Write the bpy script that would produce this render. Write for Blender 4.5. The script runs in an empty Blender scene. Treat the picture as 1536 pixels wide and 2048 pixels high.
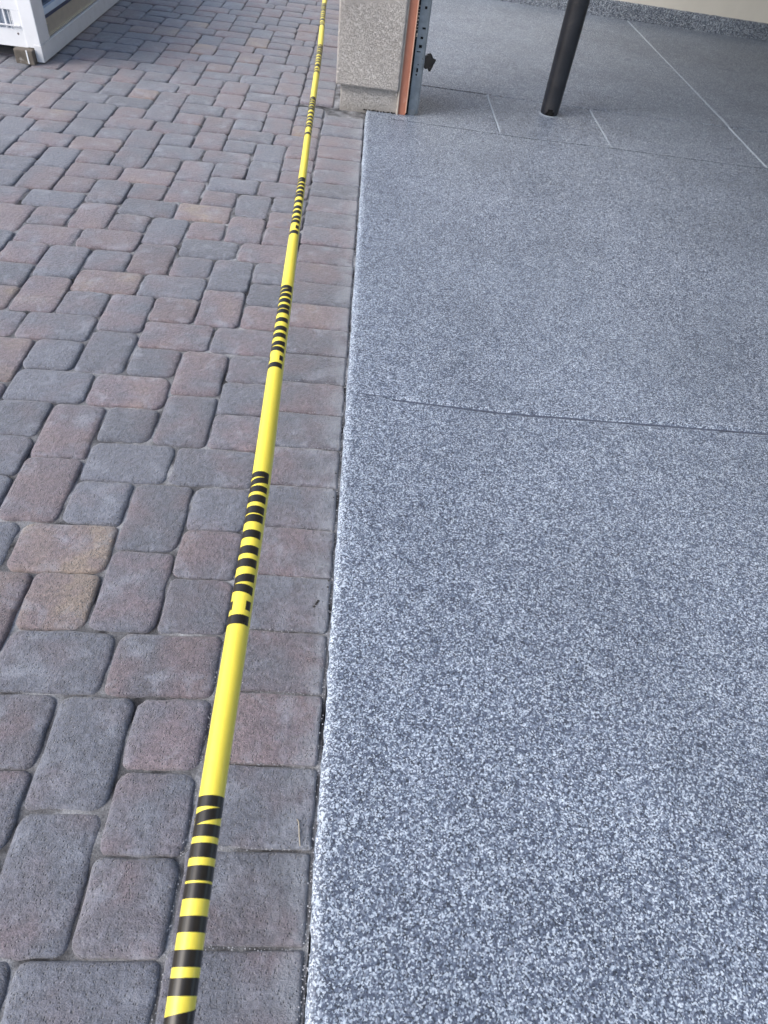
import bpy, bmesh, math, random
from mathutils import Vector, Matrix, noise
R = math.radians
sc = bpy.context.scene
COL = sc.collection
rnd = random.Random(7)

# ------------------------------------------------------------------ camera
CAM_R = ((0.99414579, 0.00470613, 0.10794447),
         (0.07487429, -0.75028059, -0.65686595),
         (0.07789735, 0.66110279, -0.74624065))        # image right, image down, view direction
cd = bpy.data.cameras.new('camera')
cd.sensor_fit = 'VERTICAL'; cd.sensor_height = 24.0; cd.sensor_width = 18.0
cd.lens = 24.0 * 1300.0 / 2048.0
cd.clip_start = 0.02; cd.clip_end = 300
cam = bpy.data.objects.new('camera', cd); COL.objects.link(cam)
r_, d_, f_ = (Vector(v) for v in CAM_R)
m = Matrix.Identity(4)
for i in range(3):
    m[i][0] = r_[i]; m[i][1] = -d_[i]; m[i][2] = -f_[i]
m[2][3] = 1.42
cam.matrix_world = m
sc.camera = cam
cd.dof.use_dof = True; cd.dof.focus_distance = 1.9; cd.dof.aperture_fstop = 5.0

# ------------------------------------------------------------------ sky, sun, exposure
SUN_EL, SUN_AZ = R(42), R(-114)        # azimuth from +Y, clockwise: the open side of the drive
w = bpy.data.worlds.new('World'); sc.world = w; w.use_nodes = True
nt = w.node_tree; nt.nodes.clear()
sky = nt.nodes.new('ShaderNodeTexSky'); sky.sky_type = 'NISHITA'; sky.sun_disc = False
sky.sun_elevation = SUN_EL; sky.sun_rotation = SUN_AZ
sky.air_density = 1.0; sky.dust_density = 2.6; sky.ozone_density = 1.0
bg = nt.nodes.new('ShaderNodeBackground'); bg.inputs['Strength'].default_value = 0.112
wo = nt.nodes.new('ShaderNodeOutputWorld')
nt.links.new(sky.outputs[0], bg.inputs['Color']); nt.links.new(bg.outputs[0], wo.inputs['Surface'])
sl = bpy.data.lights.new('sun', 'SUN'); sl.energy = 1.2; sl.angle = R(46); sl.color = (1.0, 0.96, 0.91)
so = bpy.data.objects.new('sun', sl); COL.objects.link(so)
sd = Vector((math.sin(SUN_AZ)*math.cos(SUN_EL), math.cos(SUN_AZ)*math.cos(SUN_EL), math.sin(SUN_EL)))
so.rotation_euler = sd.to_track_quat('Z', 'Y').to_euler()
sc.view_settings.view_transform = 'Standard'; sc.view_settings.look = 'None'
sc.view_settings.gamma = 1.0; sc.view_settings.use_curve_mapping = False
sc.view_settings.exposure = 1.25
sc.cycles.use_denoising = True

# ------------------------------------------------------------------ node helper
class N:
    def __init__(s, name):
        s.m = bpy.data.materials.new(name); s.m.use_nodes = True
        s.t = s.m.node_tree; s.b = s.t.nodes['Principled BSDF']
    def n(s, typ, ins=None, **kw):
        nd = s.t.nodes.new('ShaderNode' + typ)
        for k, v in kw.items(): setattr(nd, k, v)
        for k, v in (ins or {}).items(): s.set(nd.inputs[k], v)
        return nd
    def set(s, sock, v):
        if isinstance(v, bpy.types.NodeSocket): s.t.links.new(v, sock)
        else: sock.default_value = v
    def P(s, **kw):
        for k, v in kw.items(): s.set(s.b.inputs[k.replace('_', ' ')], v)
    def pos(s): return s.n('NewGeometry').outputs['Position']
    def obj(s): return s.n('TexCoord').outputs['Object']
    def noise(s, vec, scale, detail=4, rough=.55, dist=0):
        return s.n('TexNoise', {'Vector': vec, 'Scale': scale, 'Detail': detail, 'Roughness': rough, 'Distortion': dist})
    def vor(s, vec, scale, feature='F1', rand=1.0):
        return s.n('TexVoronoi', {'Vector': vec, 'Scale': scale, 'Randomness': rand}, feature=feature)
    def ramp(s, fac, stops, interp='LINEAR'):
        nd = s.n('ValToRGB', {'Fac': fac}); cr = nd.color_ramp; cr.interpolation = interp
        while len(cr.elements) < len(stops): cr.elements.new(.5)
        for e, (p, c) in zip(cr.elements, stops):
            e.position = p; e.color = (c, c, c, 1) if isinstance(c, (int, float)) else (*c, 1)
        return nd.outputs['Color']
    def mix(s, f, a, b, mode='MIX'):
        nd = s.n('Mix', data_type='RGBA', blend_type=mode)
        s.set(nd.inputs[0], f)
        for i, v in ((6, a), (7, b)):
            s.set(nd.inputs[i], (*v, 1) if isinstance(v, tuple) and len(v) == 3 else v)
        return nd.outputs[2]
    def math(s, op, a, b=0.0, c=None, clamp=False):
        nd = s.n('Math', operation=op, use_clamp=clamp); s.set(nd.inputs[0], a); s.set(nd.inputs[1], b)
        if c is not None: s.set(nd.inputs[2], c)
        return nd.outputs[0]
    def bump(s, h, strength=.3, dist=.01, normal=None):
        nd = s.n('Bump', {'Height': h, 'Strength': strength, 'Distance': dist})
        if normal is not None: s.set(nd.inputs['Normal'], normal)
        return nd.outputs[0]
    def xyz(s, v): return s.n('SeparateXYZ', {0: v}).outputs

# ------------------------------------------------------------------ materials
def mat_paver():
    k = N('tumbled_paver')
    at = k.n('Attribute', attribute_name='tint')
    t = k.n('SeparateColor', {0: at.outputs['Color']}).outputs       # r hue, g value, b seed
    p = k.pos()
    off = k.n('VectorMath', {0: p, 1: at.outputs['Vector']}, operation='MULTIPLY_ADD')
    k.set(off.inputs[0], at.outputs['Vector']); k.set(off.inputs[1], (17.0, 31.0, 53.0)); k.set(off.inputs[2], p)
    v = off.outputs[0]
    # colour wash inside each stone: charcoal / mauve / tan
    n1 = k.noise(v, 7.0, 3, .5).outputs['Fac']
    sel = k.math('ADD', t[0], k.math('MULTIPLY', k.math('SUBTRACT', n1, .5), 1.5))
    c = k.ramp(sel, [(0.10, (.103, .111, .139)), (0.32, (.117, .111, .134)), (0.5, (.138, .113, .131)),
                     (0.72, (.156, .122, .132)), (0.92, (.182, .142, .136)), (1.0, (.215, .170, .142))])
    val = k.math('MULTIPLY_ADD', t[1], .36, .97)
    c = k.mix(1.0, c, k.n('CombineColor', {0: val, 1: val, 2: val}).outputs[0], 'MULTIPLY')
    # fine aggregate grain
    g1 = k.noise(v, 420, 3, .7).outputs['Fac']
    c = k.mix(1.0, c, k.ramp(g1, [(.30, .50), (.5, 1.0), (.70, 1.5)]), 'MULTIPLY')
    g2 = k.noise(v, 75, 5, .68).outputs['Fac']
    c = k.mix(1.0, c, k.ramp(g2, [(.3, .62), (.5, 1.0), (.7, 1.34)]), 'MULTIPLY')
    # chalky efflorescence
    e1 = k.noise(v, 12, 8, .68, .4).outputs['Fac']
    e = k.ramp(e1, [(.52, 0), (.72, .58)])
    c = k.mix(e, c, (.33, .355, .42))
    # overspray of coating on the stones that touch the slab
    X = k.xyz(p)
    edge = k.ramp(k.math('MULTIPLY_ADD', X[0], 6.5, 1.0), [(.50, 0), (.97, 1)])
    oc = k.ramp(k.math('ADD', k.noise(p, 13, 4, .6, .8).outputs['Fac'], k.math('MULTIPLY', edge, .12)), [(.44, 0), (.70, .8)])
    c = k.mix(k.math('MULTIPLY', k.math('MULTIPLY', edge, oc), .8), c, (.30, .325, .37))
    wh = k.vor(v, 95).outputs['Distance']
    c = k.mix(k.ramp(wh, [(.045, .75), (.085, 0)]), c, (.52, .53, .57))
    pit = k.vor(v, 170)
    pr = k.math('MULTIPLY', k.ramp(pit.outputs['Distance'], [(.14, 1), (.36, 0)]), k.ramp(pit.outputs['Color'], [(.50, 0), (.60, 1)]))
    c = k.mix(k.math('MULTIPLY', pr, .35), c, (.05, .048, .05))
    h = k.math('SUBTRACT', k.math('ADD', k.math('MULTIPLY', g1, .42), k.math('MULTIPLY', g2, 1.1)), k.math('MULTIPLY', pr, .75))
    k.P(Base_Color=c, Roughness=k.math('MULTIPLY_ADD', n1, .2, .40), Specular_IOR_Level=.6, Sheen_Weight=.42, Sheen_Roughness=.40, Normal=k.bump(h, 1.0, .0062))
    return k.m

def mat_sand():
    k = N('joint_sand'); p = k.pos()
    a = k.noise(p, 300, 3, .7).outputs['Fac']; b = k.noise(p, 9, 4, .6).outputs['Fac']
    c = k.ramp(b, [(.36, (.04, .04, .043)), (.50, (.16, .163, .172)), (.64, (.33, .34, .36))])
    c = k.mix(1.0, c, k.ramp(a, [(.3, .5), (.5, 1), (.7, 1.4)]), 'MULTIPLY')
    k.P(Base_Color=c, Roughness=.95, Specular_IOR_Level=.1, Normal=k.bump(a, .8, .004)); return k.m

def flake_colour(k, p, light=0.0):
    wv = k.noise(p, 260, 2, .5)
    q = k.n('VectorMath', operation='MULTIPLY_ADD')
    k.set(q.inputs[0], wv.outputs['Color']); k.set(q.inputs[1], (.0032, .0032, .0032)); k.set(q.inputs[2], p)
    q = q.outputs[0]
    a = k.vor(q, 330).outputs['Color']; b = k.vor(q, 215).outputs['Color']
    ra = k.n('SeparateColor', {0: a}).outputs; rb = k.n('SeparateColor', {0: b}).outputs
    big = k.noise(p, 14, 3, .6).outputs['Fac']
    th = k.math('ADD', ra[0], k.math('MULTIPLY', k.math('SUBTRACT', big, .5), .25))
    if light is not 0.0: th = k.math('ADD', th, light)
    c = k.ramp(th, [(0, (.022, .028, .040)), (.18, (.060, .076, .120)), (.46, (.120, .152, .215)),
                    (.70, (.355, .425, .515)), (.86, (.61, .69, .785))], 'CONSTANT')
    c2 = k.ramp(rb[1], [(0, (.04, .05, .072)), (.3, (.104, .130, .188)), (.62, (.185, .226, .305)), (.8, (.50, .57, .68))], 'CONSTANT')
    c = k.mix(.30, c, c2)
    wide = k.noise(p, 1.6, 4, .55).outputs['Fac']
    c = k.mix(1.0, c, k.ramp(wide, [(.3, .88), (.7, 1.12)]), 'MULTIPLY')
    return c, ra[1]

def mat_flake():
    k = N('flake_coating'); p = k.pos(); X = k.xyz(p)
    lip = k.ramp(k.math('MULTIPLY_ADD', X[0], -1.0, .30), [(0.0, 0), (.255, 0.02), (.28, .24)])   # flakes broadcast thicker along the open edge
    c, hh = flake_colour(k, p, k.math('MULTIPLY', lip, .75))
    c = k.mix(k.math('MULTIPLY', lip, .22), c, (.56, .59, .61))
    rough = k.math('MULTIPLY_ADD', k.noise(p, 3, 3).outputs['Fac'], .18, .34)
    k.P(Base_Color=c, Roughness=rough, Specular_IOR_Level=.45,
        Normal=k.bump(k.math('ADD', k.math('MULTIPLY', hh, .5), k.noise(p, 350, 2).outputs['Fac']), .55, .0016))
    return k.m

def mat_flake_wall():
    k = N('flake_coating_stem'); p = k.pos()
    q = k.n('VectorMath', {0: p, 1: (.62, .62, .62)}, operation='MULTIPLY').outputs[0]
    c, hh = flake_colour(k, q)
    c = k.mix(1.0, c, (1.02, .98, .93), 'MULTIPLY')
    k.P(Base_Color=c, Roughness=.55, Normal=k.bump(hh, .6, .004)); return k.m

def mat_simple(name, col, rough=.5, metal=0.0, var=.10, scale=12, bump=.0, bscale=80, spec=.5, dirt=None, bdist=.002):
    k = N(name); p = k.pos()
    n = k.noise(p, scale, 5, .6).outputs['Fac']
    c = k.mix(1.0, col, k.ramp(n, [(.3, 1 - var), (.7, 1 + var)]), 'MULTIPLY')
    if dirt:
        d = k.noise(p, dirt[1], 5, .65, .5).outputs['Fac']
        c = k.mix(k.ramp(d, [(dirt[2], 0), (dirt[2] + .14, dirt[3])]), c, dirt[0])
    k.P(Base_Color=c, Roughness=k.math('MULTIPLY_ADD', n, .2, rough - .1), Metallic=metal, Specular_IOR_Level=spec)
    if bump: k.P(Normal=k.bump(k.noise(p, bscale, 4, .6).outputs['Fac'], bump, bdist))
    return k.m

def mat_stucco():
    k = N('stucco'); p = k.pos()
    a = k.noise(p, 120, 3, .5, 1.0).outputs['Fac']; b = k.noise(p, 210, 3, .6).outputs['Fac']
    r = k.ramp(a, [(.40, 0), (.52, 1), (.66, .75)])
    big = k.noise(p, 6, 4).outputs['Fac']
    c = k.ramp(big, [(.3, (.60, .565, .54)), (.7, (.66, .63, .605))])
    c = k.mix(1.0, c, k.ramp(a, [(.36, .93), (.5, 1.0), (.7, 1.02)]), 'MULTIPLY')
    Z = k.xyz(p)[2]
    c = k.mix(k.math('MULTIPLY', k.ramp(k.math('MULTIPLY', Z, 6), [(0, .7), (.35, 0)]), k.noise(p, 16, 4).outputs['Fac']), c, (.20, .185, .16))
    k.P(Base_Color=c, Roughness=.92, Specular_IOR_Level=.15, Normal=k.bump(k.math('ADD', r, k.math('MULTIPLY', b, .35)), 1.0, .010)); return k.m

def mat_tape():
    k = N('tape_film'); p = k.pos()
    k.P(Base_Color=(.84, .70, .085, 1), Roughness=.30, Specular_IOR_Level=.5, Subsurface_Weight=.0)
    k.P(Normal=k.bump(k.noise(p, 22, 3).outputs['Fac'], .30, .006)); return k.m

M = dict(
    paver=mat_paver(), sand=mat_sand(), flake=mat_flake(), stem=mat_flake_wall(), stucco=mat_stucco(), tape=mat_tape(),
    ink=mat_simple('tape_ink', (.020, .017, .013), .30, var=.15, spec=.5),
    groove=mat_simple('groove_fill', (.045, .05, .065), .8, var=.3, scale=90),
    orange=mat_simple('primed_jamb', (.44, .175, .11), .55, var=.10, scale=9, bump=.15, bscale=60, dirt=((.50, .36, .30), 22, .60, .5)),
    peach=mat_simple('jamb_edge', (.60, .36, .27), .6, var=.1),
    caulk=mat_simple('caulk', (.50, .45, .39), .8, var=.15, scale=40, bump=.3),
    rubber=mat_simple('black_rubber', (.006, .006, .007), .85, var=.2),
    zinc=mat_simple('galvanised_steel', (.23, .265, .30), .42, .75, .18, 30),
    zinc_dark=mat_simple('galvanised_edge', (.20, .225, .25), .5, .6, .2, 30),
    post=mat_simple('black_post_paint', (.015, .016, .021), .42, var=.25, scale=14, dirt=((.05, .044, .044), 9, .58, .5), bump=.12, bscale=40),
    postshade=mat_simple('post_hollow_shade', (.004, .004, .004), .9),
    wall=mat_simple('beige_wall_paint', (.76, .72, .64), .7, var=.04, scale=3, bump=.1, bscale=200),
    ceil=mat_simple('ceiling_paint', (.74, .72, .68), .8, var=.03),
    white=mat_simple('white_gloss_paint', (.83, .84, .86), .38, var=.04, scale=8, bump=.12, bscale=35, dirt=((.52, .51, .49), 14, .63, .5)),
    whitetrim=mat_simple('white_trim_paint', (.66, .67, .69), .42, var=.06, scale=10, bump=.1, bscale=35, dirt=((.44, .43, .42), 16, .58, .5)),
    alu=mat_simple('champagne_aluminium', (.50, .45, .36), .38, .55, .10, 16, dirt=((.25, .21, .15), 30, .62, .6)),
    sash=mat_simple('pale_blue_sash', (.52, .62, .74), .4, var=.05),
    navy=mat_simple('navy_gasket', (.025, .035, .085), .45),
    grey=mat_simple('grey_louvre', (.33, .37, .43), .5, var=.08),
    wood=mat_simple('weathered_block', (.125, .108, .09), .85, var=.35, scale=26, bump=.5, bscale=90, dirt=((.48, .46, .43), 18, .60, .8)),
    screw=mat_simple('rusty_screw', (.08, .05, .04), .6),
    grit=mat_simple('pale_grit', (.38, .39, .42), .8, var=.4, scale=150),
    coat_glint=mat_simple('coating_and_glint', (.28, .325, .385), .5, var=.5, scale=220),  # coating at collar and ridge; also the painted light on groove walls
    groove_flake=mat_simple('groove_coating', (.075, .09, .13), .6, var=.75, scale=240),
    stalk=mat_simple('dry_stalk', (.36, .32, .25), .8),
    debris=mat_simple('dark_debris', (.020, .018, .016), .8),
)
def mat_glass():
    k = N('tinted_glass'); k.P(Base_Color=(.030, .055, .105, 1), Roughness=.06, Specular_IOR_Level=.9); return k.m
M['glass'] = mat_glass()

# ------------------------------------------------------------------ object helpers
def link(name, me, mat=None, parent=None, kind=None, label=None, cat=None, group=None):
    o = bpy.data.objects.new(name, me); COL.objects.link(o)
    if mat is not None and not me.materials: me.materials.append(mat)
    if parent is not None: o.parent = parent
    if kind: o['kind'] = kind
    if label: o['label'] = label
    if cat: o['category'] = cat
    if group: o['group'] = group
    return o
def thing(name, label, cat, group=None):
    return link(name, None, label=label, cat=cat, group=group)
def me_from(name, v, f, smooth=False):
    me = bpy.data.meshes.new(name); me.from_pydata(v, [], f); me.update()
    if smooth: me.polygons.foreach_set('use_smooth', [True]*len(me.polygons))
    return me
def bm_done(bm, name, smooth=False):
    bmesh.ops.recalc_face_normals(bm, faces=bm.faces)
    me = bpy.data.meshes.new(name); bm.to_mesh(me); bm.free()
    if smooth: me.polygons.foreach_set('use_smooth', [True]*len(me.polygons))
    return me
def add_box(bm, x0, x1, y0, y1, z0, z1, bev=0.0, seg=2):
    r = bmesh.ops.create_cube(bm, size=1.0)
    for v in r['verts']:
        v.co.x = x0 if v.co.x < 0 else x1
        v.co.y = y0 if v.co.y < 0 else y1
        v.co.z = z0 if v.co.z < 0 else z1
    if bev:
        es = list({e for v in r['verts'] for e in v.link_edges})
        bmesh.ops.bevel(bm, geom=es, offset=bev, segments=seg, affect='EDGES', profile=.5)
def boxes(name, lst, mat, parent=None, bev=0.0, **kw):
    bm = bmesh.new()
    for b in lst: add_box(bm, *b, bev)
    return link(name, bm_done(bm, name), mat, parent, **kw)

# ------------------------------------------------------------------ driveway: stones in their laying pattern
drive = link('driveway', None, kind='structure', label='driveway of tumbled grey and mauve concrete pavers')
UX, UY, XB, YB = .0832, .0819, -.240, .821
def pattern():
    out = []
    for k in range(-1, 13):
        x0 = XB - 4*k*UX; yk = YB + 4*k*UY
        for n in range(-9, 15):
            yt = yk + 8*n*UY
            def add(a, b, c, d): out.append([x0 + a*UX, yt + c*UY, x0 + b*UX, yt + d*UY])
            add(-3, 0, -2, 0); add(-6, -3, -2, 0)
            add(-4, -2, -5, -2); add(-4, -2, -8, -5)
            add(-2, 0, -4, -2); add(-2, 0, -8, -6)
            if k == 0: add(-2, 0, -6, -4)
    return out
def shear(x, y): return y + .026*(x - XB)
stones = []
WALL_Y = 4.61
for x0, y0, x1, y1 in pattern():
    yc, xc = (y0+y1)/2, (x0+x1)/2
    if yc < -.9 or yc > 9.4 or xc < -4.6: continue
    if x0 > XB - .01: continue
    x1 = min(x1, XB)
    if yc > WALL_Y:
        if x1 > -.405: x1 = -.405
        if x1 - x0 < .07: continue
    stones.append((x0, y0, x1, y1, 0))
sy = [.183 + .1655*i for i in range(-7, 60)]
for a, b in zip(sy, sy[1:]):
    if b <= 4.62: stones.append((-.238, a, .0095, b, 1))
    elif a > 4.60 and b < 9.2: stones.append((-.405, a, -.192, b, 1))

def stone_mesh(x0, y0, x1, y1, sold, lod):
    g = .0013 if not sold else .0014
    g2 = rnd.uniform(.0005, .0025) if not sold else rnd.uniform(.0010, .0026)
    x0 += g + rnd.uniform(0, .0014); x1 -= g + rnd.uniform(0, .0014); y0 += g2; y1 -= g2
    cx, cy = (x0+x1)/2, (y0+y1)/2; hx, hy = (x1-x0)/2, (y1-y0)/2
    ns = (4 if lod == 0 else 2); ne = (4 if lod == 0 else 1)
    pts = []
    cs = [rnd.uniform(.016, .030) if not sold else rnd.uniform(.005, .012) for _ in range(4)]
    if sold: cs[0] = rnd.uniform(.010, .02); cs[1] = cs[0]*.8          # rounder at the left end
    corners = [(-1, -1, math.pi), (-1, 1, math.pi/2), (1, 1, 0.0), (1, -1, -math.pi/2)]
    corners = [(-1, -1), (1, -1), (1, 1), (-1, 1)]
    cs = [cs[0], cs[2], cs[3], cs[1]]
    for i, (sx, sy_) in enumerate(corners):
        r = cs[i]; ox, oy = sx*(hx-r), sy_*(hy-r)
        a0 = math.pi + i*math.pi/2
        for j in range(ns+1):
            a = a0 + j/ns*math.pi/2
            pts.append((ox + r*math.cos(a), oy + r*math.sin(a)))
        nx, ny_ = corners[(i+1) % 4]; r2 = cs[(i+1) % 4]
        p1 = (nx*(hx-r2), ny_*(hy-r2)); a1 = a0 + math.pi/2
        e0 = pts[-1]; e1 = (p1[0] + r2*math.cos(a1), p1[1] + r2*math.sin(a1))
        for j in range(1, ne):
            t = j/ne; pts.append((e0[0]+(e1[0]-e0[0])*t, e0[1]+(e1[1]-e0[1])*t))
    seed = Vector((rnd.uniform(-50, 50), rnd.uniform(-50, 50), 0))
    np_ = len(pts)
    ch = rnd.uniform(.62, 1.08)*(1.0 if not sold else .75)
    if lod == 0:
        rings = [(0, -.05), (0, -.0150*ch), (.0025*ch, -.0078*ch), (.0072*ch, -.0032*ch), (.0145*ch, -.0010*ch), (.032, .0)]
    else:
        rings = [(0, -.05), (0, -.011*ch), (.0030*ch, -.0035*ch), (.011*ch, 0)]
    tx, ty = rnd.gauss(0, .004), rnd.gauss(0, .004); dz = rnd.gauss(0, .0016)
    rot = rnd.gauss(0, .006)
    V = []; F = []
    for ri, (ins, z) in enumerate(rings):
        fx, fy = (hx-ins)/hx, (hy-ins)/hy
        for px, py in pts:
            wob = .0040*noise.noise(Vector((px*26, py*26, 0)) + seed) + .0024*noise.noise(Vector((px*90, py*90, 3)) + seed)
            L = math.hypot(px, py)
            qx, qy = px*fx + px/L*wob, py*fy + py/L*wob
            zz = z + (.0012*noise.noise(Vector((px*30*fx, py*30*fy, 9)) + seed) if ri >= 1 else 0) + (tx*qx + ty*qy + dz)
            X = cx + qx - rot*qy; Y = cy + qy + rot*qx
            V.append((X, Y, zz))
    for ri in range(len(rings)-1):
        for i in range(np_):
            j = (i+1) % np_
            F.append((ri*np_+i, ri*np_+j, (ri+1)*np_+j, (ri+1)*np_+i))
    c = len(V); V.append((cx, cy, dz + .0008)); b = (len(rings)-1)*np_
    for i in range(np_): F.append((b+i, b+(i+1) % np_, c))
    return V, F
def tint():
    u = rnd.random()
    hue = rnd.uniform(.02, .25) if u < .38 else rnd.uniform(.3, .62) if u < .86 else rnd.uniform(.62, .80) if u < .965 else rnd.uniform(.82, .98)
    return (hue, min(1, max(0, rnd.gauss(.48, .24))), rnd.random(), 1)
def in_view(x, y):
    d = Vector((x, y, -1.42)); zc = d.dot(f_)
    if zc < .1: return None
    return 768 + 1300*d.dot(r_)/zc, 1024 + 1300*d.dot(d_)/zc, zc
def put_tint(me, cols):
    a = me.color_attributes.new('tint', 'FLOAT_COLOR', 'POINT')
    a.data.foreach_set('color', [c for col in cols for c in col])
vis = []; rest = []
for s in stones:
    q = [in_view(x, y) for x, y in ((s[0], s[1]), (s[2], s[1]), (s[2], s[3]), (s[0], s[3]))]
    q = [p for p in q if p]
    inn = q and max(p[0] for p in q) > 0 and min(p[0] for p in q) < 1536 and max(p[1] for p in q) > 0 and min(p[1] for p in q) < 2048
    c = in_view((s[0]+s[2])/2, (s[1]+s[3])/2)
    area = (s[2]-s[0])*(s[3]-s[1])
    if inn and c: vis.append((c[2]**3/area, s))
    else: rest.append(s)
vis.sort(key=lambda t: t[0])
near = [s for _, s in vis[:300]]; far = [s for _, s in vis[300:]] + rest
def sheared(V, sold): return V if sold else [(x, shear(x, y), z) for x, y, z in V]
for s in near:
    V, F = stone_mesh(*s, 0)
    me = me_from('paver', sheared(V, s[4]), F, True)
    t = tint()
    if s[4]: t = (t[0]*.7+.12, t[1]*.8, t[2], 1)
    put_tint(me, [t]*len(V)); link('paver', me, M['paver'], drive)
AV, AF, AC = [], [], []
for s in far:
    V, F = stone_mesh(*s, 1); b = len(AV)
    AV += sheared(V, s[4]); AF += [tuple(i+b for i in f) for f in F]; AC += [tint()]*len(V)
me = me_from('paver', AV, AF, True); put_tint(me, AC); link('paver', me, M['paver'], drive, kind='stuff')
# sand bed with uneven fill in the joints
bm = bmesh.new()
nx, ny = 110, 330
gv = []
for j in range(ny+1):
    for i in range(nx+1):
        x = -2.75 + 2.765*i/nx; y = -.9 + 8.0*j/ny
        z = -.0108 + .0068*noise.noise(Vector((x*9, y*9, 1))) + .003*noise.noise(Vector((x*40, y*40, 5)))
        if x > -.002: z = min(z, -.012)
        gv.append(bm.verts.new((x, y, z)))
for j in range(ny):
    for i in range(nx):
        a = j*(nx+1)+i; bm.faces.new((gv[a], gv[a+1], gv[a+nx+2], gv[a+nx+1]))
link('sand_bed', bm_done(bm, 'sand_bed', True), M['sand'], drive)
gm = me_from('ground', [(-80, -80, -.06), (80, -80, -.06), (80, 80, -.06), (-80, 80, -.06)], [(0, 1, 2, 3)])
link('ground', gm, M['sand'], kind='structure', label='bare ground under and around the driveway')

# ------------------------------------------------------------------ coated slab
floor = link('garage_floor', None, kind='structure', label='concrete garage floor coated with blue grey flakes')
EX = .015                                    # open edge of the slab
J1 = [(.0, 1.792), (.114, 1.782), (.552, 1.758), (1.544, 1.773), (6.5, 1.78)]       # saw cut across the near slab
J2 = [(.2, 4.545), (.288, 4.543), (.988, 4.498), (1.591, 4.503), (2.408, 4.477), (6.5, 4.45)]
J3 = [(.2, 5.292), (.385, 5.286), (.86, 5.262), (1.61, 5.232), (2.94, 5.22), (6.5, 5.2)]
def lerp(J, x):
    for (a, b), (c, d) in zip(J, J[1:]):
        if a <= x <= c: return b + (d-b)*(x-a)/(c-a)
    return J[0][1] if x < J[0][0] else J[-1][1]
TOP = .006
def panel(name, x0, x1, yf0, yf1, gap=.004, bev=.004, lip=False, ztop=TOP, nxs=24):
    """floor panel between two joint lines, edges eased; lip = rolled outer edge on the x0 side"""
    xs = [x0+gap+(x1-x0-2*gap)*i/nxs for i in range(nxs+1)]
    bm = bmesh.new()
    prof = [(0, -.012), (.0008, -bev*.6), (bev*.5, -bev*.22), (bev, 0)]
    def wob(t, s): return .0012*noise.noise(Vector((t*14, s*7.3, 0))) + .0008*noise.noise(Vector((t*60, s*3.1, 2)))
    # perimeter polygon, counter-clockwise
    P = []
    for x in xs: P.append((x, yf0(x)+gap))
    ya, yb = yf0(x1)+gap, yf1(x1)-gap; nyy = max(4, int((yb-ya)/.08))
    P += [(x1-gap, ya+(yb-ya)*i/nyy) for i in range(1, nyy)]
    for x in reversed(xs): P.append((x, yf1(x)-gap))
    ya, yb = yf1(x0)-gap, yf0(x0)+gap
    P += [(x0+gap, ya+(yb-ya)*i/nyy) for i in range(1, nyy)]
    n = len(P); rings = []
    for ins, dz in prof:
        rg = []
        for i, (x, y) in enumerate(P):
            a = Vector(P[i-1]); b = Vector(P[(i+1) % n]); t = (b-a); t.normalize(); nrm = Vector((-t.y, t.x))
            e = wob(x, y)
            q = Vector((x, y)) + nrm*(ins + e)
            rg.append(bm.verts.new((q.x, q.y, ztop+dz)))
        rings.append(rg)
    for r0, r1 in zip(rings, rings[1:]):
        for i in range(n):
            j = (i+1) % n; bm.faces.new((r0[i], r0[j], r1[j], r1[i]))
    bm.faces.new(rings[-1])
    bmesh.ops.triangulate(bm, faces=[f for f in bm.faces if len(f.verts) > 4])
    me = bm_done(bm, name, False)
    return link(name, me, M['flake'], floor)
XL = .115                                    # the rolled border strip runs from the open edge to here
const = lambda y: (lambda x: y)
j1, j2, j3 = (lambda x: lerp(J1, x)), (lambda x: lerp(J2, x)), (lambda x: lerp(J3, x))
panel('floor_panel', XL, 6.5, const(-1.5), j1, gap=.0028, bev=.014, nxs=60)
panel('floor_panel', XL, 6.5, j1, j2, gap=.0028, bev=.014, nxs=60)
panel('floor_panel', .02, .866, j2, j3, gap=.003, bev=.005)
panel('floor_panel', .866, 1.60, j2, j3, gap=.003, bev=.005)
panel('floor_panel', 1.60, 2.635, j2, j3, gap=.003, bev=.005)
panel('floor_panel', 2.635, 6.5, j2, j3, gap=.004, bev=.006)
panel('floor_panel', .02, 2.655, j3, lambda x: 8.49-.062*x+.02, gap=.003, bev=.005)
panel('floor_panel', 2.655, 6.5, j3, lambda x: 8.49-.062*x+.02, gap=.004, bev=.006)
# rolled border along the drive
def border(y0, y1):
    ys = [y0 + (y1-y0)*i/int((y1-y0)/.012) for i in range(int((y1-y0)/.012)+1)]
    prof = [(0, -.045), (.0006, -.010), (.003, -.0034), (.008, .0002), (.016, .0021), (.027, .0028), (.045, .0024), (.07, .0016), (.10, .0010), (.13, .0004), (.16, -.0015)]
    bm = bmesh.new(); rows = []
    for y in ys:
        e = .0042*noise.noise(Vector((y*4, 1, 0))) + .0036*noise.noise(Vector((y*24, 5, 0))) + .0028*noise.noise(Vector((y*70, 9, 0)))
        rows.append([bm.verts.new((EX + dx + (e if i < 5 else e*.4 if i < 8 else 0), y, TOP + dz + (.0010*noise.noise(Vector((y*25, i*.7, 3))) if 1 < i < 7 else 0))) for i, (dx, dz) in enumerate(prof)])
    for a, b in zip(rows, rows[1:]):
        for i in range(len(prof)-1): bm.faces.new((a[i], a[i+1], b[i+1], b[i]))
    return link('floor_border', bm_done(bm, 'floor_border', True), M['flake'], floor)
border(-1.5, 4.625)
boxes('slab_core', [(EX+.012, 6.5, -1.5, 4.6, -.05, -.004), (.03, 6.5, 4.6, 8.5, -.05, -.006)], M['groove'], floor)
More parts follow.
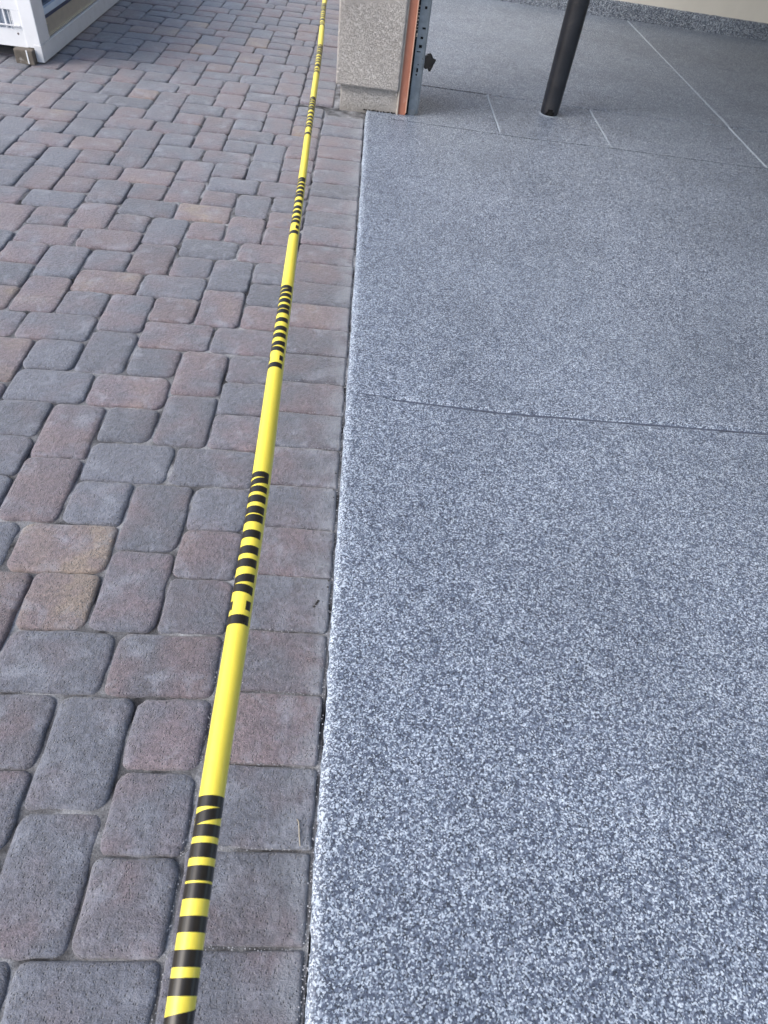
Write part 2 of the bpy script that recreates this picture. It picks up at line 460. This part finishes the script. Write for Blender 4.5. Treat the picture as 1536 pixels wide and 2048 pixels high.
# visible cut line, filled dark
def strip(name, J, x0, x1, wd, z, mat, n=90, gaps=0.0, off=0.0):
    bm = bmesh.new(); prev = None
    for i in range(n+1):
        x = x0 + (x1-x0)*i/n; y = lerp(J, x) + off + .003*noise.noise(Vector((x*9, 2, 0)))
        ww = wd*(.65 + .8*abs(noise.noise(Vector((x*21, 7, 0)))))
        cur = (bm.verts.new((x, y-ww/2, z)), bm.verts.new((x, y+ww/2, z)))
        if prev and noise.noise(Vector((x*33, 4, 1))) > gaps - .5: bm.faces.new((prev[0], cur[0], cur[1], prev[1]))
        prev = cur
    return link(name, bm_done(bm, name), mat, floor)
strip('saw_cut', J1, .12, 6.4, .0120, TOP-.0068, M['groove_flake'], 220, -.5)
strip('saw_cut', J1, .055, .165, .0075, TOP+.0030, M['groove_flake'], 24, .20)
strip('joint_fill', J2, .12, 6.4, .034, TOP+.0006, M['flake'], 260, -.5)
strip('joint_ridge', J2, .30, 6.4, .0085, TOP+.0016, M['coat_glint'], 420, .40)
strip('joint_ridge', J3, .95, 6.4, .006, TOP+.0016, M['grit'], 420, .62)
strip('saw_cut', J3, .30, .86, .016, TOP+.0012, M['groove'], 60, .0)

def coat_glint(x0, y0, x1, y1, wd=.010, h=.0034):  # pale raised strip added where the groove wall catches the light
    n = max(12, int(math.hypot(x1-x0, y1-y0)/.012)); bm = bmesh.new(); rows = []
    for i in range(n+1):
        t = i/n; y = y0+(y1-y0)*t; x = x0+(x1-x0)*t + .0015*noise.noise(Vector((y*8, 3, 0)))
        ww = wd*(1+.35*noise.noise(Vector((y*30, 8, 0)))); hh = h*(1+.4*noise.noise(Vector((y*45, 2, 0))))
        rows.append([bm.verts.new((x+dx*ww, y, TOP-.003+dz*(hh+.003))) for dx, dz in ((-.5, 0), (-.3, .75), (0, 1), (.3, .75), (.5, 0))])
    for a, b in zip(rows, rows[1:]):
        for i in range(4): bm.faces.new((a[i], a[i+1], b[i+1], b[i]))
    link('groove_glint', bm_done(bm, 'groove_glint', True), M['coat_glint'], floor)
coat_glint(.860+.006, 5.255, .872+.004, 4.525, .015)
coat_glint(1.606, 5.225, 1.597, 4.51, .013)
coat_glint(2.634+.006, 4.47, 2.66+.004, 8.31, .016)

# ------------------------------------------------------------------ stucco pillar and the wall it ends
pil = thing('stucco_pillar', 'grey stucco pillar on a narrower plinth at the far end of the paver edge', 'pillar')
boxes('pillar_shaft', [(-.180, .208, 4.605, 5.08, .135, 2.75)], M['stucco'], pil, .010)
boxes('plinth', [(-.150, .213, 4.640, 5.06, -.02, .137)], M['stucco'], pil, .006)
boxes('caulk_joint', [(.2085, .2165, 4.618, 4.66, .0, 2.3)], M['caulk'], pil, .002)
# debris line at the foot
bm = bmesh.new()
for i in range(46):
    x = rnd.uniform(-.0, .20); s = rnd.uniform(.002, .006)
    bmesh.ops.create_icosphere(bm, subdivisions=1, radius=s, matrix=Matrix.Translation((x, 4.638-rnd.uniform(0, .008), TOP+s*.4)))
link('dark_debris', bm_done(bm, 'dark_debris'), M['debris'], kind='stuff', label='dark crumbs gathered along the foot of the stucco pillar', cat='debris')

jamb = thing('door_jamb', 'rust orange painted door jamb board beside the stucco pillar', 'door jamb')
boxes('jamb_board', [(.2185, .2665, 4.632, 4.72, TOP-.004, 2.3)], M['orange'], jamb, .0015)
boxes('edge_bead', [(.2165, .2205, 4.6285, 4.66, TOP, 2.3)], M['peach'], jamb, .001)
boxes('edge_bead', [(.2640, .2705, 4.6275, 4.70, TOP+.012, 2.3)], M['peach'], jamb, .0015)
boxes('rubber_seal', [(.2708, .2815, 4.645, 4.69, TOP+.002, 2.3)], M['rubber'], jamb, .001)
bm = bmesh.new()
for i in range(10):
    z = .42 + i*.016 + rnd.uniform(-.004, .004); s = rnd.uniform(.003, .0065)
    bmesh.ops.create_icosphere(bm, subdivisions=1, radius=s, matrix=Matrix.Translation((.277+rnd.uniform(-.003, .004), 4.642, z)) @ Matrix.Diagonal((1, .6, rnd.uniform(.5, 1.4), 1)))
link('caulk_fleck', bm_done(bm, 'caulk_fleck'), M['caulk'], jamb)

track = thing('door_track', 'galvanised steel garage door track with punched holes right of the orange jamb', 'door track')
ft = []   # face plate with punched slots
holes = [(.307, .226, .010, .010), (.309, .250, .011, .022), (.311, .279, .007, .007), (.304, .345, .024, .006), (.311, .372, .018, .016),
         (.313, .415, .016, .012), (.319, .462, .020, .010), (.316, .56, .014, .014), (.316, .70, .010, .03), (.316, .80, .014, .014)]
z = TOP+.008; PX0, PX1 = .2835, .3340
for hx, hz, hw, hh in holes:
    ft.append((PX0, PX1, 4.655, 4.658, z, hz-hh/2))
    ft.append((PX0, hx-hw/2, 4.655, 4.658, hz-hh/2, hz+hh/2)); ft.append((hx+hw/2, PX1, 4.655, 4.658, hz-hh/2, hz+hh/2))
    z = hz+hh/2
ft.append((PX0, PX1, 4.655, 4.658, z, 2.3))
boxes('face_plate', ft, M['zinc'], track)
boxes('side_flange', [(.334, .337, 4.648, 4.73, TOP+.008, 2.3), (.337, .346, 4.648, 4.651, TOP+.012, 2.3)], M['zinc_dark'], track)
boxes('rolled_lip', [(.3345, .3385, 4.6445, 4.649, TOP+.008, 2.3)], M['zinc'], track, .0012)
boxes('hole_shade', [(.2835, .334, 4.70, 4.703, TOP+.008, 2.3)], M['rubber'], track)  # black sheet stands for the shaded gap behind the punched holes
boxes('foot_clip', [(.286, .330, 4.650, 4.656, TOP, TOP+.03)], M['zinc_dark'], track, .001)

# ragged rubber
out = []
for i in range(22):
    a = i/22*2*math.pi; r = .039*(1 + .13*math.sin(a*5+.6) + rnd.uniform(-.16, .13))
    out.append((r*math.cos(a)*.95, r*math.sin(a)*1.18))
V = []; F = []
for y, s in ((-.012, .80), (-.006, 1.0), (.012, .97), (.018, .7)):
    for x, zz in out: V.append((.372+x*s+rnd.uniform(-.002, .002), 4.66+y+rnd.uniform(-.003, .003), .299+zz*s))
for k_ in range(3):
    for i in range(22):
        j = (i+1) % 22; F.append((k_*22+i, k_*22+j, (k_+1)*22+j, (k_+1)*22+i))
F += [tuple(range(21, -1, -1)), tuple(range(66, 88))]
ru = thing('rubber_scrap', 'ragged black rubber scrap sticking out from the galvanised track', 'rubber scrap')
link('torn_edge', me_from('torn_edge', V, F), M['rubber'], ru)
boxes('mount_pin', [(.330, .352, 4.652, 4.668, .296, .302)], M['zinc_dark'], ru)
def tube(name, pts, r, mat, parent=None, seg=8, **kw):
    V = []; F = []; n = len(pts)
    for i, p in enumerate(pts):
        p = Vector(p); t = (Vector(pts[min(i+1, n-1)]) - Vector(pts[max(i-1, 0)])).normalized()
        a = t.orthogonal().normalized() if abs(t.z) > .9 else t.cross(Vector((0, 0, 1))).normalized(); b = t.cross(a)
        rr = r[i] if isinstance(r, (list, tuple)) else r
        for k in range(seg):
            an = 2*math.pi*k/seg; V.append(p + a*rr*math.cos(an) + b*rr*math.sin(an))
    for i in range(n-1):
        for k in range(seg):
            j = (k+1) % seg; F.append((i*seg+k, i*seg+j, (i+1)*seg+j, (i+1)*seg+k))
    F += [tuple(range(seg-1, -1, -1)), tuple(range((n-1)*seg, n*seg))]
    return link(name, me_from(name, V, F, True), mat, parent, **kw)
tube('loose_thread', [(.350, 4.652, .322), (.357, 4.650, .340), (.364, 4.652, .332), (.366, 4.654, .318)], .0012, M['grit'], ru, 5)

# ------------------------------------------------------------------ support post
PXC, PYC = 1.268, 5.005
post = thing('support_post', 'black round steel post with a notched hole at its foot on the coated floor', 'post')
seg = 56; zs = [TOP-.002, .012, .024, .036, .05, .10, .165, .18, .196, .3, .5, .8, 1.2, 1.8, 2.62]
V = []; F = []
def prad(z): return .0605 + .0055*min(1, z/.6) + (-.003 if z < .02 else 0) + (.0012 if .17 < z < .19 else 0)
for z in zs:
    for k in range(seg):
        a = 2*math.pi*k/seg
        r = prad(z) + .0012*noise.noise(Vector((math.cos(a)*2, math.sin(a)*2, z*9))) + (rnd.uniform(-.003, .001) if z < .03 else 0)
        V.append((PXC + r*math.cos(a), PYC + r*math.sin(a), z))
notch = math.atan2(-PYC, .0 - PXC) + .10
for i in range(len(zs)-1):
    for k in range(seg):
        a = 2*math.pi*(k+.5)/seg
        da = (a - notch + math.pi) % (2*math.pi) - math.pi
        lim = .50 if i < 2 else .44 if i == 2 else .30 if i == 3 else 0
        if abs(da) < lim: continue
        if i == 0 and (abs(da + .95) < .10 or abs(da - .85) < .16): continue
        j = (k+1) % seg; F.append((i*seg+k, i*seg+j, (i+1)*seg+j, (i+1)*seg+k))
F.append(tuple(range((len(zs)-1)*seg, len(zs)*seg)))
me = me_from('shaft', V, F, True); link('shaft', me, M['post'], post)
bm = bmesh.new(); bmesh.ops.create_cone(bm, cap_ends=True, segments=40, radius1=.051, radius2=.051, depth=.3, matrix=Matrix.Translation((PXC, PYC, .157)))
link('hollow_shade', bm_done(bm, 'hollow_shade'), M['postshade'], post)  # black core stands for the shade inside the hollow post
V = []; F = []
for k in range(64):
    a = 2*math.pi*k/64; r0 = .062 + rnd.uniform(0, .003)
    for r, z in ((r0+.006, TOP+.0005), (r0, TOP+.003+rnd.uniform(0, .002)), (.055, TOP+.004)): V.append((PXC+r*math.cos(a), PYC+r*math.sin(a), z))
for k in range(64):
    j = (k+1) % 64
    for q in range(2): F.append((k*3+q, j*3+q, j*3+q+1, k*3+q+1))
link('coating_collar', me_from('coating_collar', V, F, True), M['coat_glint'], post)

# ------------------------------------------------------------------ rear wall, roof
def rot_wall(o):                                     # rear wall runs a little off square
    o.location = (1.62, 8.391, 0); o.rotation_euler = (0, 0, math.atan2(-.159, 2.552))
rw = thing('rear_wall', 'beige painted rear garage wall above a flake coated stem wall', 'wall')
rot_wall(rw)
bm = bmesh.new(); V = []
n = 160
for i in range(n+1):
    x = -2.2 + 7.4*i/n
    e = .003*noise.noise(Vector((x*18, 0, 0)))
    V.append([bm.verts.new(c) for c in ((x, 0, -.02), (x, 0, .128), (x, .003, .140+e), (x, .013, .149+e), (x, .05, .150+e))])
for a, b in zip(V, V[1:]):
    for i in range(4): bm.faces.new((a[i], a[i+1], b[i+1], b[i]))
link('stem_wall', bm_done(bm, 'stem_wall', True), M['stem'], rw)
boxes('wall_panel', [(-2.2, 5.2, .020, .20, .10, 2.75)], M['wall'], rw)
sw = thing('side_wall', 'beige garage side wall on the right, outside the picture', 'wall')
boxes('wall_panel', [(6.5, 6.7, 3.6, 8.5, -.05, 2.75)], M['wall'], sw)  # unseen wall cut short to let extra light in from the right
rf = thing('garage_roof', 'flat garage roof over the coated floor carried on the black post', 'roof')
boxes('ceiling_panel', [(.12, 6.7, -1.6, 8.7, 2.75, 2.78)], M['ceil'], rf)
boxes('beam', [(-.17, 6.7, 4.93, 5.08, 2.60, 2.75)], M['ceil'], rf)

# ------------------------------------------------------------------ white cabin
cab = thing('white_cabin', 'white painted timber cabin with blue tinted window, raised on blocks at left edge', 'cabin')
XS, YF = -1.99, 4.765
boxes('front_board', [(-4.2, -2.073, YF, YF+.03, .078, .168), (-4.2, -2.073, YF+.001, YF+.03, .262, 0.80)], M['white'], cab, .0015)
boxes('front_board', [(-2.126, -2.073, YF+.0005, YF+.03, .168, .262), (-4.2, -2.212, YF+.0005, YF+.03, .168, .262)], M['white'], cab)
boxes('corner_board', [(-2.0735, XS-.003, YF-.006, YF+.03, .082, 0.80)], M['white'], cab, .002)
lv = boxes('louvre', [(-2.212, -2.126, YF+.022, YF+.026, .168, .262)], M['grey'], cab)
boxes('louvre_rib', [(-2.150, -2.146, YF+.012, YF+.022, .168, .262), (-2.176, -2.168, YF+.004, YF+.022, .168, .262), (-2.139, -2.136, YF+.014, YF+.022, .168, .262)], M['white'], lv)
boxes('ledge_strip', [(-2.26, -2.088, YF-.010, YF+.002, .182, .190)], M['whitetrim'], cab, .002)
bm = bmesh.new(); bmesh.ops.create_icosphere(bm, subdivisions=2, radius=.006, matrix=Matrix.Translation((-2.112, YF, .146)) @ Matrix.Diagonal((1, .4, 1, 1)))
link('screw', bm_done(bm, 'screw'), M['screw'], cab)
boxes('skirt_rail', [(XS-.045, XS, YF-.008, 7.6, .010, .0975)], M['whitetrim'], cab, .002)
boxes('corner_stile', [(XS-.040, XS-.001, YF-.005, 4.925, .0985, 0.80)], M['whitetrim'], cab, .0015)
boxes('end_stile', [(XS-.040, XS-.001, 7.45, 7.6, .0985, 0.80)], M['whitetrim'], cab, .0015)
wn = boxes('window_frame', [(XS-.048, XS-.024, 4.925, 7.45, .0985, .186)], M['alu'], cab)
boxes('sill_lip', [(XS-.024, XS-.014, 4.925, 7.45, .1005, .108)], M['alu'], wn, .001)
boxes('end_clip', [(XS-.024, XS-.016, 4.945, 4.985, .128, .165)], M['alu'], wn, .001)
boxes('gasket', [(XS-.050, XS-.026, 4.925, 7.45, .1865, .206)], M['navy'], wn)
boxes('sash_rail', [(XS-.052, XS-.022, 4.925, 7.45, .2065, .240)], M['sash'], wn, .001)
boxes('pane', [(XS-.048, XS-.042, 4.925, 7.45, .2405, 0.70)], M['glass'], wn)
boxes('head_rail', [(XS-.048, XS-.01, 4.925, 7.45, 0.70, 0.80)], M['whitetrim'], cab)
boxes('floor_pan', [(-4.2, XS-.05, YF+.032, 7.6, .080, .12)], M['whitetrim'], cab)
boxes('cabin_body', [(-4.2, XS-.055, YF+.032, 7.6, .12, 0.80)], M['white'], cab)
boxes('roof_sheet', [(-4.3, XS+.05, YF-.06, 7.7, 0.80, 0.84)], M['whitetrim'], cab)
bl = boxes('wood_block', [(-2.147, -2.036, 4.715, 5.05, 0.0, .0785)], M['wood'], None, .005,
           label='weathered wooden block under the near corner of the white cabin', cat='block')
boxes('paint_run', [(-2.074, -2.066, 4.7128, 4.716, .006, .078)], M['white'], bl, .001)
for yy in (7.2,):
    boxes('wood_block', [(-2.147, -2.036, yy, yy+.3, 0.0, .0785)], M['wood'], None, .005,
          label='weathered wooden block under the far corner of the white cabin', cat='block')

# ------------------------------------------------------------------ caution tape
tape = thing('caution_tape', 'yellow and black barrier tape curled into a tube, stretched along the drive edge', 'barrier tape')
TP = [(-1.35, -.100, .012, .0185), (-1.0, -.108, .17, .0185), (-.5, -.122, .35, .0185), (.0538, -.1390, .4032, .0178), (.3097, -.1439, .4186, .0187), (.5819, -.1462, .4349, .0196), (.9229, -.1495, .4554, .0194),
      (1.2455, -.1580, .4747, .0179), (1.5767, -.1652, .4946, .0160), (1.8375, -.1722, .5102, .0142), (2.1795, -.1790, .5308, .0128),
      (2.4990, -.1875, .5499, .0122), (2.8276, -.1945, .5697, .0121), (3.0807, -.2001, .5848, .0120), (3.4293, -.2087, .6058, .0118),
      (4.0694, -.2319, .6442, .0112), (4.6, -.222, .676, .011), (5.05, -.189, .70, .010)]
PHI = [(-2, 22), (.05, 22), (.31, 18), (.58, -3), (.92, -7), (1.25, -12), (1.58, -16), (1.84, -30), (2.18, -34), (2.5, -22), (2.83, -10), (3.08, 82), (3.43, 95), (4.07, 105), (6, 110)]
def sm(tab, y, c):
    for i in range(len(tab)-1):
        if tab[i][0] <= y <= tab[i+1][0]:
            p0 = tab[max(i-1, 0)]; p1 = tab[i]; p2 = tab[i+1]; p3 = tab[min(i+2, len(tab)-1)]
            h = p2[0]-p1[0]; t = (y-p1[0])/h
            m1 = (p2[c]-p0[c])/(p2[0]-p0[0]); m2 = (p3[c]-p1[c])/(p3[0]-p1[0])
            return ((2*t**3-3*t*t+1)*p1[c] + (t**3-2*t*t+t)*h*m1 + (-2*t**3+3*t*t)*p2[c] + (t**3-t*t)*h*m2)
    return tab[0][c] if y < tab[0][0] else tab[-1][c]
def tape_pt(y, ang, dr=0.0):
    """ang measured round the tape from the side that faces up and back along the drive; + is to the right"""
    c = Vector((sm(TP, y, 1), y, sm(TP, y, 2))); r = sm(TP, y, 3)
    e = .02; t = Vector((sm(TP, y+e, 1)-sm(TP, y-e, 1), 2*e, sm(TP, y+e, 2)-sm(TP, y-e, 2))).normalized()
    up = (Vector((-.0, -.0, 1.42)) - c); up -= t*up.dot(t); up.normalize()
    if y < .3: up = (up*max(0, min(1, (y+.6)/.9)) + Vector((.05, 0, 1))*(1-max(0, min(1, (y+.6)/.9)))); up -= t*up.dot(t); up.normalize()
    rt = t.cross(up)
    r += dr + r*.03*math.sin(2*ang + y*3)
    return c + (up*math.cos(ang) + rt*math.sin(ang))*r
W = .074
ys = [-1.35 + 6.40*i/300 for i in range(301)]; na = 40
V = []; F = []
for y in ys:
    r = sm(TP, y, 3); half = min(W/2/r, math.pi*.97); ph = R(sm(PHI, y, 1))
    for k in range(na+1): V.append(tape_pt(y, ph - half + 2*half*k/na))
    for k in range(na+1): V.append(tape_pt(y, ph - half + 2*half*k/na, -.0006))
rw_ = 2*(na+1)
for i in range(300):
    for k in range(na):
        a = i*rw_+k; F.append((a, a+1, a+rw_+1, a+rw_)); b = a+na+1; F.append((b, b+rw_, b+rw_+1, b+1))
    for k in (0, na):
        a = i*rw_+k; F.append((a, a+rw_, a+rw_+na+1, a+na+1))
link('tape_film', me_from('tape_film', V, F, True), M['tape'], tape)
BH = .062; VCUT = .20
def letter_quads():
    q = []     # each: 4 corners (u, v), u along the word 0..1, v 0 bottom .. 1 top
    def box(a, b, c, d): q.append(((a, c), (b, c), (b, d), (a, d)))
    def arc(cx, cy, ru, rv, iu, iv, a0, a1, n=6):
        for i in range(n):
            s, e = R(a0+(a1-a0)*i/n), R(a0+(a1-a0)*(i+1)/n)
            q.append(((cx+iu*math.cos(s), cy+iv*math.sin(s)), (cx+ru*math.cos(s), cy+rv*math.sin(s)),
                      (cx+ru*math.cos(e), cy+rv*math.sin(e)), (cx+iu*math.cos(e), cy+iv*math.sin(e))))
    s = .052
    def bowl(a, b, openr=False):
        m_ = (a+b)/2; h = (b-a)/2; rv = .22
        box(a, a+s, rv, 1-rv)
        if not openr: box(b-s, b, rv, 1-rv)
        else: box(b-s, b, .20, .425); box(b-s, b, .645, .80)
        arc(m_, 1-rv, h, rv, h-s, rv-.15, 0, 180); arc(m_, rv, h, rv, h-s, rv-.15, 180, 360)
    bowl(.0, .135, True)                                            # C
    q.append(((.155, 0), (.155+s, 0), (.248, 1), (.205, 1)))        # A
    q.append(((.315-s, 0), (.315, 0), (.265, 1), (.222, 1)))
    box(.19, .28, .20, .33)
    box(.335, .335+s, .22, 1); box(.470-s, .470, .22, 1); arc(.4025, .22, .0675, .22, .0675-s, .07, 180, 360)   # U
    box(.488, .610, .84, 1); box(.523, .575, 0, .84)                # T
    box(.630, .682, 0, 1)                                           # I
    bowl(.690, .822)                                                # O
    box(.845, .890, 0, 1); box(.957, 1, 0, 1)                       # N
    q.append(((.922, .328), (.962, .328), (.932, .79), (.884, .79)))
    return q
LQ = letter_quads()
words = [(-.62, -.30), (.012, .3097), (.5819, .9229), (1.2455, 1.5767), (1.8375, 2.1795), (2.499, 2.8276), (3.0807, 3.3993), (3.66, 3.98), (4.25, 4.57)]
words[1] = (-.035, .3097)
for wa, wb in words:
    V = []; F = []
    for quad in LQ:
        q = [Vector((a, b)) for a, b in quad]
        nv = max(2, int(max((q[3]-q[0]).y, (q[2]-q[1]).y, (q[1]-q[0]).y, .08)*22)); nu = 2
        base = len(V)
        for i in range(nu+1):
            for j in range(nv+1):
                s_, t_ = i/nu, j/nv
                p = (q[0]*(1-s_)+q[1]*s_)*(1-t_) + (q[3]*(1-s_)+q[2]*s_)*t_
                p.y = min(1.12, max(VCUT, .5 + (p.y - .5)*1.75))
                y = wa + (wb-wa)*p.x; r = sm(TP, y, 3)
                V.append(tape_pt(y, R(sm(PHI, y, 1)) + (.5-p.y)*BH/r, .00035))
        for i in range(nu):
            for j in range(nv):
                a = base+i*(nv+1)+j; F.append((a, a+1, a+nv+2, a+nv+1))
    link('lettering', me_from('lettering', V, F, True), M['ink'], tape)

# ------------------------------------------------------------------ small litter
bm = bmesh.new()
def grain(x, y, z, s):
    r = bmesh.ops.create_cone(bm, cap_ends=True, segments=5, radius1=s, radius2=s*.55, depth=s*1.2,
        matrix=Matrix.Translation((x, y, z)) @ Matrix.Rotation(rnd.uniform(0, 6), 4, 'Z') @ Matrix.Rotation(rnd.uniform(-.6, .6), 4, 'X'))
for i in range(700):
    y = rnd.uniform(0, 3.2)**1.15; grain(.0105 + rnd.gauss(0, .004), y, -.004 + rnd.uniform(-.004, .003), rnd.uniform(.0007, .0019))
for i in range(420):
    y = rnd.uniform(.05, 2.6); grain(XB + rnd.gauss(0, .0028), y, -.005 + rnd.uniform(-.003, .002), rnd.uniform(.0006, .0016))
for i in range(650):
    b = rnd.choice(sy[3:22]); grain(rnd.uniform(-.235, .0), b + rnd.gauss(0, .0022), -.002 + rnd.uniform(-.002, .002), rnd.uniform(.0006, .0015))
link('joint_grit', bm_done(bm, 'joint_grit'), M['grit'], kind='stuff', label='pale grit scattered in the joints beside the coated slab', cat='grit')
tube('dry_stalk', [(-.026, .405, .0018), (-.0225, .400, .0030), (-.0205, .388, .0026), (-.0185, .372, .0028), (-.0155, .355, .0018)], .0011, M['stalk'], None, 6,
     label='tiny pale curved stalk lying on an edge paver near the camera', cat='stalk')
bm = bmesh.new()
for x, y in ((-.026, .925), (-.021, .935), (-.0235, .93), (-.030, .917), (-.004, 1.33), (-.002, 1.30), (0, 1.40), (.002, 1.0), (.001, .98)):
    bmesh.ops.create_icosphere(bm, subdivisions=1, radius=rnd.uniform(.0018, .0034), matrix=Matrix.Translation((x, y, .001)) @ Matrix.Diagonal((1.4, 1, .5, 1)))
link('dark_debris', bm_done(bm, 'dark_debris'), M['debris'], kind='stuff', label='few dark specks on the edge pavers beside the slab', cat='debris')
